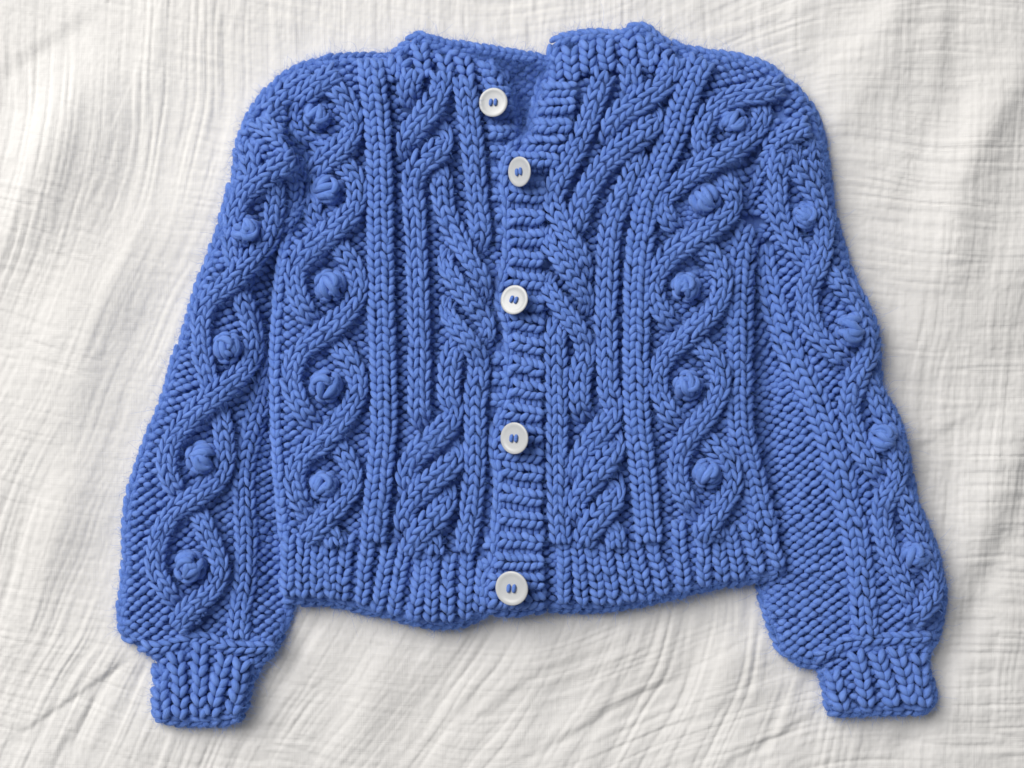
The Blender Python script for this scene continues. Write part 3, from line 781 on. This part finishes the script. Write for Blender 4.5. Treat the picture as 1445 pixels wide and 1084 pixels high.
strand("edge_chain", SLEEVE_L, [(410, 852), (402, 876), (393, 900), (378, 922), (360, 938)], Lz, 15, 1, 14, h=-4, clear=0)
strand("edge_chain", CUFF_L, [(362, 936), (354, 958), (347, 978), (342, 1000), (333, 1014)], Lz, 15, 1, 14, h=-4, clear=0)
strand("edge_chain", CUFF_L, [(222, 936), (227, 946), (229, 960), (223, 985), (222, 1004), (230, 1014)], Lz, 15, 1, 14, h=-4, clear=0)
# ---- right sleeve
Rz = zb_rs
strand("cable_strand", SLEEVE_R, [(1104, 215), (1098, 240), (1097, 275), (1103, 311), (1119, 344), (1140, 368), (1158, 382, 'u'), (1178, 394), (1203, 417), (1218, 441), (1226, 465), (1226, 499), (1211, 527, 'o'), (1203, 552, 'o'), (1200, 585), (1211, 624), (1231, 657), (1252, 684, 'u'), (1274, 702), (1290, 740), (1301, 767), (1315, 803, 0.95), (1318, 831, 0.95), (1306, 855, 'o'), (1288, 876)], Rz, 29, slant=(0.50, 0.42))
strand("cable_strand", SLEEVE_R, [(1120, 232), (1145, 266), (1158, 294, 0.95), (1163, 327), (1160, 358), (1149, 385, 'o'), (1139, 413), (1143, 447), (1157, 477), (1183, 501), (1206, 518, 'u'), (1232, 548), (1244, 580), (1259, 607, 0.95), (1267, 646), (1264, 679), (1250, 704, 'o'), (1245, 730), (1250, 764), (1264, 803), (1282, 838), (1296, 856, 'u')], Rz, 29, slant=(0.50, 0.42))
strand("rib", SLEEVE_R, [(1078, 345, 0.7), (1082, 390, 0.8), (1092, 430, 0.9), (1111, 485), (1137, 541), (1162, 596), (1181, 651), (1194, 707), (1206, 748), (1214, 803), (1219, 858), (1222, 895)], Rz, 37, 2, 14, h=7)
for i, (x, y_, r) in enumerate([(1138, 306, 18), (1202, 466, 21), (1249, 618, 21), (1291, 785, 20)]):
    bobble(SLEEVE_R, x, y_, r, Rz, 160 + i)
strand("cable_strand", SLEEVE_R, [(1144, 178), (1130, 184), (1108, 193), (1084, 214), (1067, 241), (1051, 274), (1046, 286)], Rz, 30, 2, 11.5, h=10)
strand("cable_strand", SLEEVE_R, [(1112, 200), (1120, 222), (1118, 244)], Rz, 26, 2, 13, h=4)
strand("cable_strand", SLEEVE_R, [(1150, 196), (1152, 224), (1160, 250, 0.8)], Rz, 22, 2, 13, h=4)
strand("edge_chain", SLEEVE_R, [(1074, 826), (1081, 858), (1092, 888), (1106, 917), (1130, 933), (1154, 938)], Rz, 15, 1, 14, h=-3, clear=0)
strand("edge_chain", SLEEVE_R, [(1096, 112), (1118, 124), (1137, 146), (1148, 164), (1157, 192), (1163, 224), (1166, 252), (1173, 302), (1186, 350), (1203, 400), (1221, 442), (1234, 482), (1237, 520), (1239, 548), (1261, 587), (1273, 626), (1281, 667), (1288, 703), (1301, 737), (1317, 777), (1327, 817), (1329, 845), (1323, 881), (1313, 912)], Rz, 14, 1, 14, h=-4, clear=0)
y = Yarn()
purl(y, [(1095, 60), (1108, 140), (1115, 210), (1120, 300), (1140, 420), (1172, 530), (1195, 640), (1208, 740), (1216, 830), (1222, 930)], RSLV, Rz, 12.6, 18.5, 200, margin=4.5, keep=lambda X, Y: (Y < 934) & ~((Y < 165) & (X < 1112)), amp=3.2, rad=4.6)
backing(y, RSLV, Rz)
y.build("purl_ground", SLEEVE_R, WOOL)["kind"] = "stuff"
for pts in ([(1172, 945), (1180, 970), (1190, 1002)], [(1206, 920), (1216, 950), (1224, 996)], [(1236, 920), (1248, 955), (1262, 994)], [(1263, 912), (1275, 950), (1285, 992)], [(1296, 922), (1300, 955), (1306, 996)]):
    strand("rib", CUFF_R, pts, Rz, 22, 1, 14, h=7, crown=3, slant=(0.48, 0.44), rad=6.5, clear=8)
y = Yarn()
purl(y, [(1236, 905), (1244, 1012)], RSLV, Rz, 13, 19, 95, keep=lambda X, Y: Y > 915, margin=5)
y.build("purl_ground", CUFF_R, WOOL)["kind"] = "stuff"
strand("gathered_edge", CUFF_R, [(1150, 930), (1172, 918), (1200, 905), (1240, 902), (1280, 900), (1312, 898)], Rz, 17, 1, 14, h=5, clear=0, slant=(0.46, 0.46))
strand("edge_chain", CUFF_R, [(1170, 1002), (1200, 1005), (1235, 1003), (1268, 1002), (1300, 1001), (1312, 992)], Rz, 15, 1, 14, h=1, clear=0)

strand("edge_chain", CUFF_R, [(1158, 940), (1165, 958), (1169, 980), (1172, 1002)], Rz, 15, 1, 14, h=-4, clear=0)
strand("edge_chain", CUFF_R, [(1310, 908), (1305, 928), (1307, 950), (1314, 976), (1311, 998)], Rz, 15, 1, 14, h=-4, clear=0)
# ---- buttons
def button(x, y_, rx, ry, zb, rot=0.0):
    prof = [(0.0, 0.26), (0.25, 0.26), (0.55, 0.28), (0.68, 0.30), (0.74, 0.33), (0.80, 0.37), (0.88, 0.39), (0.95, 0.37), (1.0, 0.32), (1.0, 0.16), (0.93, 0.04), (0.6, 0.0), (0.0, 0.0)]
    n = 40
    V = []; F = []
    for (r, z) in prof:
        for j in range(n):
            a = 2 * math.pi * j / n
            V.append((max(r, 0.001) * math.cos(a) * ry * S, max(r, 0.001) * math.sin(a) * ry * S, z * ry * 0.42 * S))
    for i in range(len(prof) - 1):
        for j in range(n):
            F.append((i * n + j, i * n + (j + 1) % n, (i + 1) * n + (j + 1) % n, (i + 1) * n + j)[::-1])
    q = Yarn(); q.raw(np.array(V), np.array(F))
    o = q.build("button", card, PEARL)
    tilt = -math.acos(min(1, rx / ry)) * 0.95
    z = float(zb(np.array([[x, y_]]))[0]) + 18 - math.sin(tilt) * ry * 0.6
    o.location = tuple(world(np.array([x, y_, z])))
    o.rotation_euler = (0, tilt, math.radians(rot))
    t = Yarn()
    C = []; R = []
    for sx in (-1, 1):
        K = 9; u = np.linspace(-1, 1, K)
        C.append(np.stack([sx * 0.165 * ry + 0.03 * ry * u, u * 0.26 * ry, 0.10 * ry + 0.10 * ry * (1 - u ** 4)], -1))
        R.append(0.13 * ry * np.array([0.02, 0.7, 0.95, 1, 1, 1, 0.95, 0.7, 0.02]))
    C = np.array(C); R = np.array(R)
    # local space: undo the plan mapping
    W = np.stack([C[..., 0] * S, C[..., 1] * S, C[..., 2] * S], -1)
    T = np.gradient(W, axis=1); T /= np.linalg.norm(T, axis=2, keepdims=True)
    side = np.cross(T, np.array([0, 0, 1.0])); side /= np.linalg.norm(side, axis=2, keepdims=True)
    nr = np.cross(side, T)
    M = 8
    ph = np.arange(M) * 2 * math.pi / M
    VV = W[:, :, None, :] + (R * S)[:, :, None, None] * (np.cos(ph)[None, None, :, None] * side[:, :, None, :] + np.sin(ph)[None, None, :, None] * nr[:, :, None, :])
    F = []
    for b in range(2):
        for k in range(8):
            for m in range(M):
                b0 = b * 9 * M
                F.append((b0 + k * M + m, b0 + k * M + (m + 1) % M, b0 + (k + 1) * M + (m + 1) % M, b0 + (k + 1) * M + m))
    t.raw(VV.reshape(-1, 3), np.array(F))
    t.build("thread", o, WOOL)
    return o
button(696.5, 145, 19.6, 20.0, B, 0)
button(734.5, 242.5, 14.5, 20.5, zb_band, 8)
button(726.5, 423.5, 18.3, 20.3, zb_band, -15)
button(727, 618.5, 18.5, 21.8, zb_band, 0)
button(723, 830, 22.0, 23.5, zb_band, 0)

# ---- loose fibres standing off the yarn
def fuzz():
    P = np.vstack(FUZZ)
    n = 130000
    d = np.maximum(np.maximum(sdist(BODY, P[:, :2]), sdist(LSLV, P[:, :2])), sdist(RSLV, P[:, :2]))
    E = P[d < 10]
    ne = 34000
    pick = np.vstack([P[rng.integers(0, len(P), n - ne)], E[rng.integers(0, len(E), ne)]])
    a = rng.uniform(0, 2 * math.pi, n); r0 = rng.uniform(2.5, 5.2, n)
    st = pick + np.stack([np.cos(a) * r0, np.sin(a) * r0, rng.uniform(0.5, 3.5, n)], -1)
    ln = (rng.gamma(2.0, 3.1, n) * np.where(np.arange(n) >= n - ne, 1.5, 1.0))[:, None]
    d1 = np.stack([np.cos(a), np.sin(a), rng.uniform(-0.3, 0.9, n)], -1) + rng.normal(0, 0.5, (n, 3))
    d1 /= np.linalg.norm(d1, axis=1, keepdims=True)
    d2 = d1 + rng.normal(0, 0.7, (n, 3)); d2 /= np.linalg.norm(d2, axis=1, keepdims=True)
    pts = np.stack([st, st + d1 * ln * 0.5, st + d1 * ln * 0.5 + d2 * ln * 0.5], 1)
    pts[..., 2] = np.maximum(pts[..., 2], 1.0)
    W = world(pts)
    cu = bpy.data.hair_curves.new("yarn_fuzz")
    cu.add_curves([3] * n)
    cu.attributes["position"].data.foreach_set("vector", W.astype(np.float32).ravel())
    ra = cu.attributes.get("radius") or cu.attributes.new("radius", 'FLOAT', 'POINT')
    ra.data.foreach_set("value", np.tile(np.array([0.00008, 0.00007, 0.00002], np.float32), n))
    m, nt, b, N, L = nodes("wool_fibre")
    b.inputs["Base Color"].default_value = (0.14, 0.27, 0.68, 1)
    b.inputs["Roughness"].default_value = 0.9
    b.inputs["Specular IOR Level"].default_value = 0.1
    cu.materials.append(m)
    o = bpy.data.objects.new("yarn_fuzz", cu)
    COL.objects.link(o); o.parent = card; o["kind"] = "stuff"
fuzz()
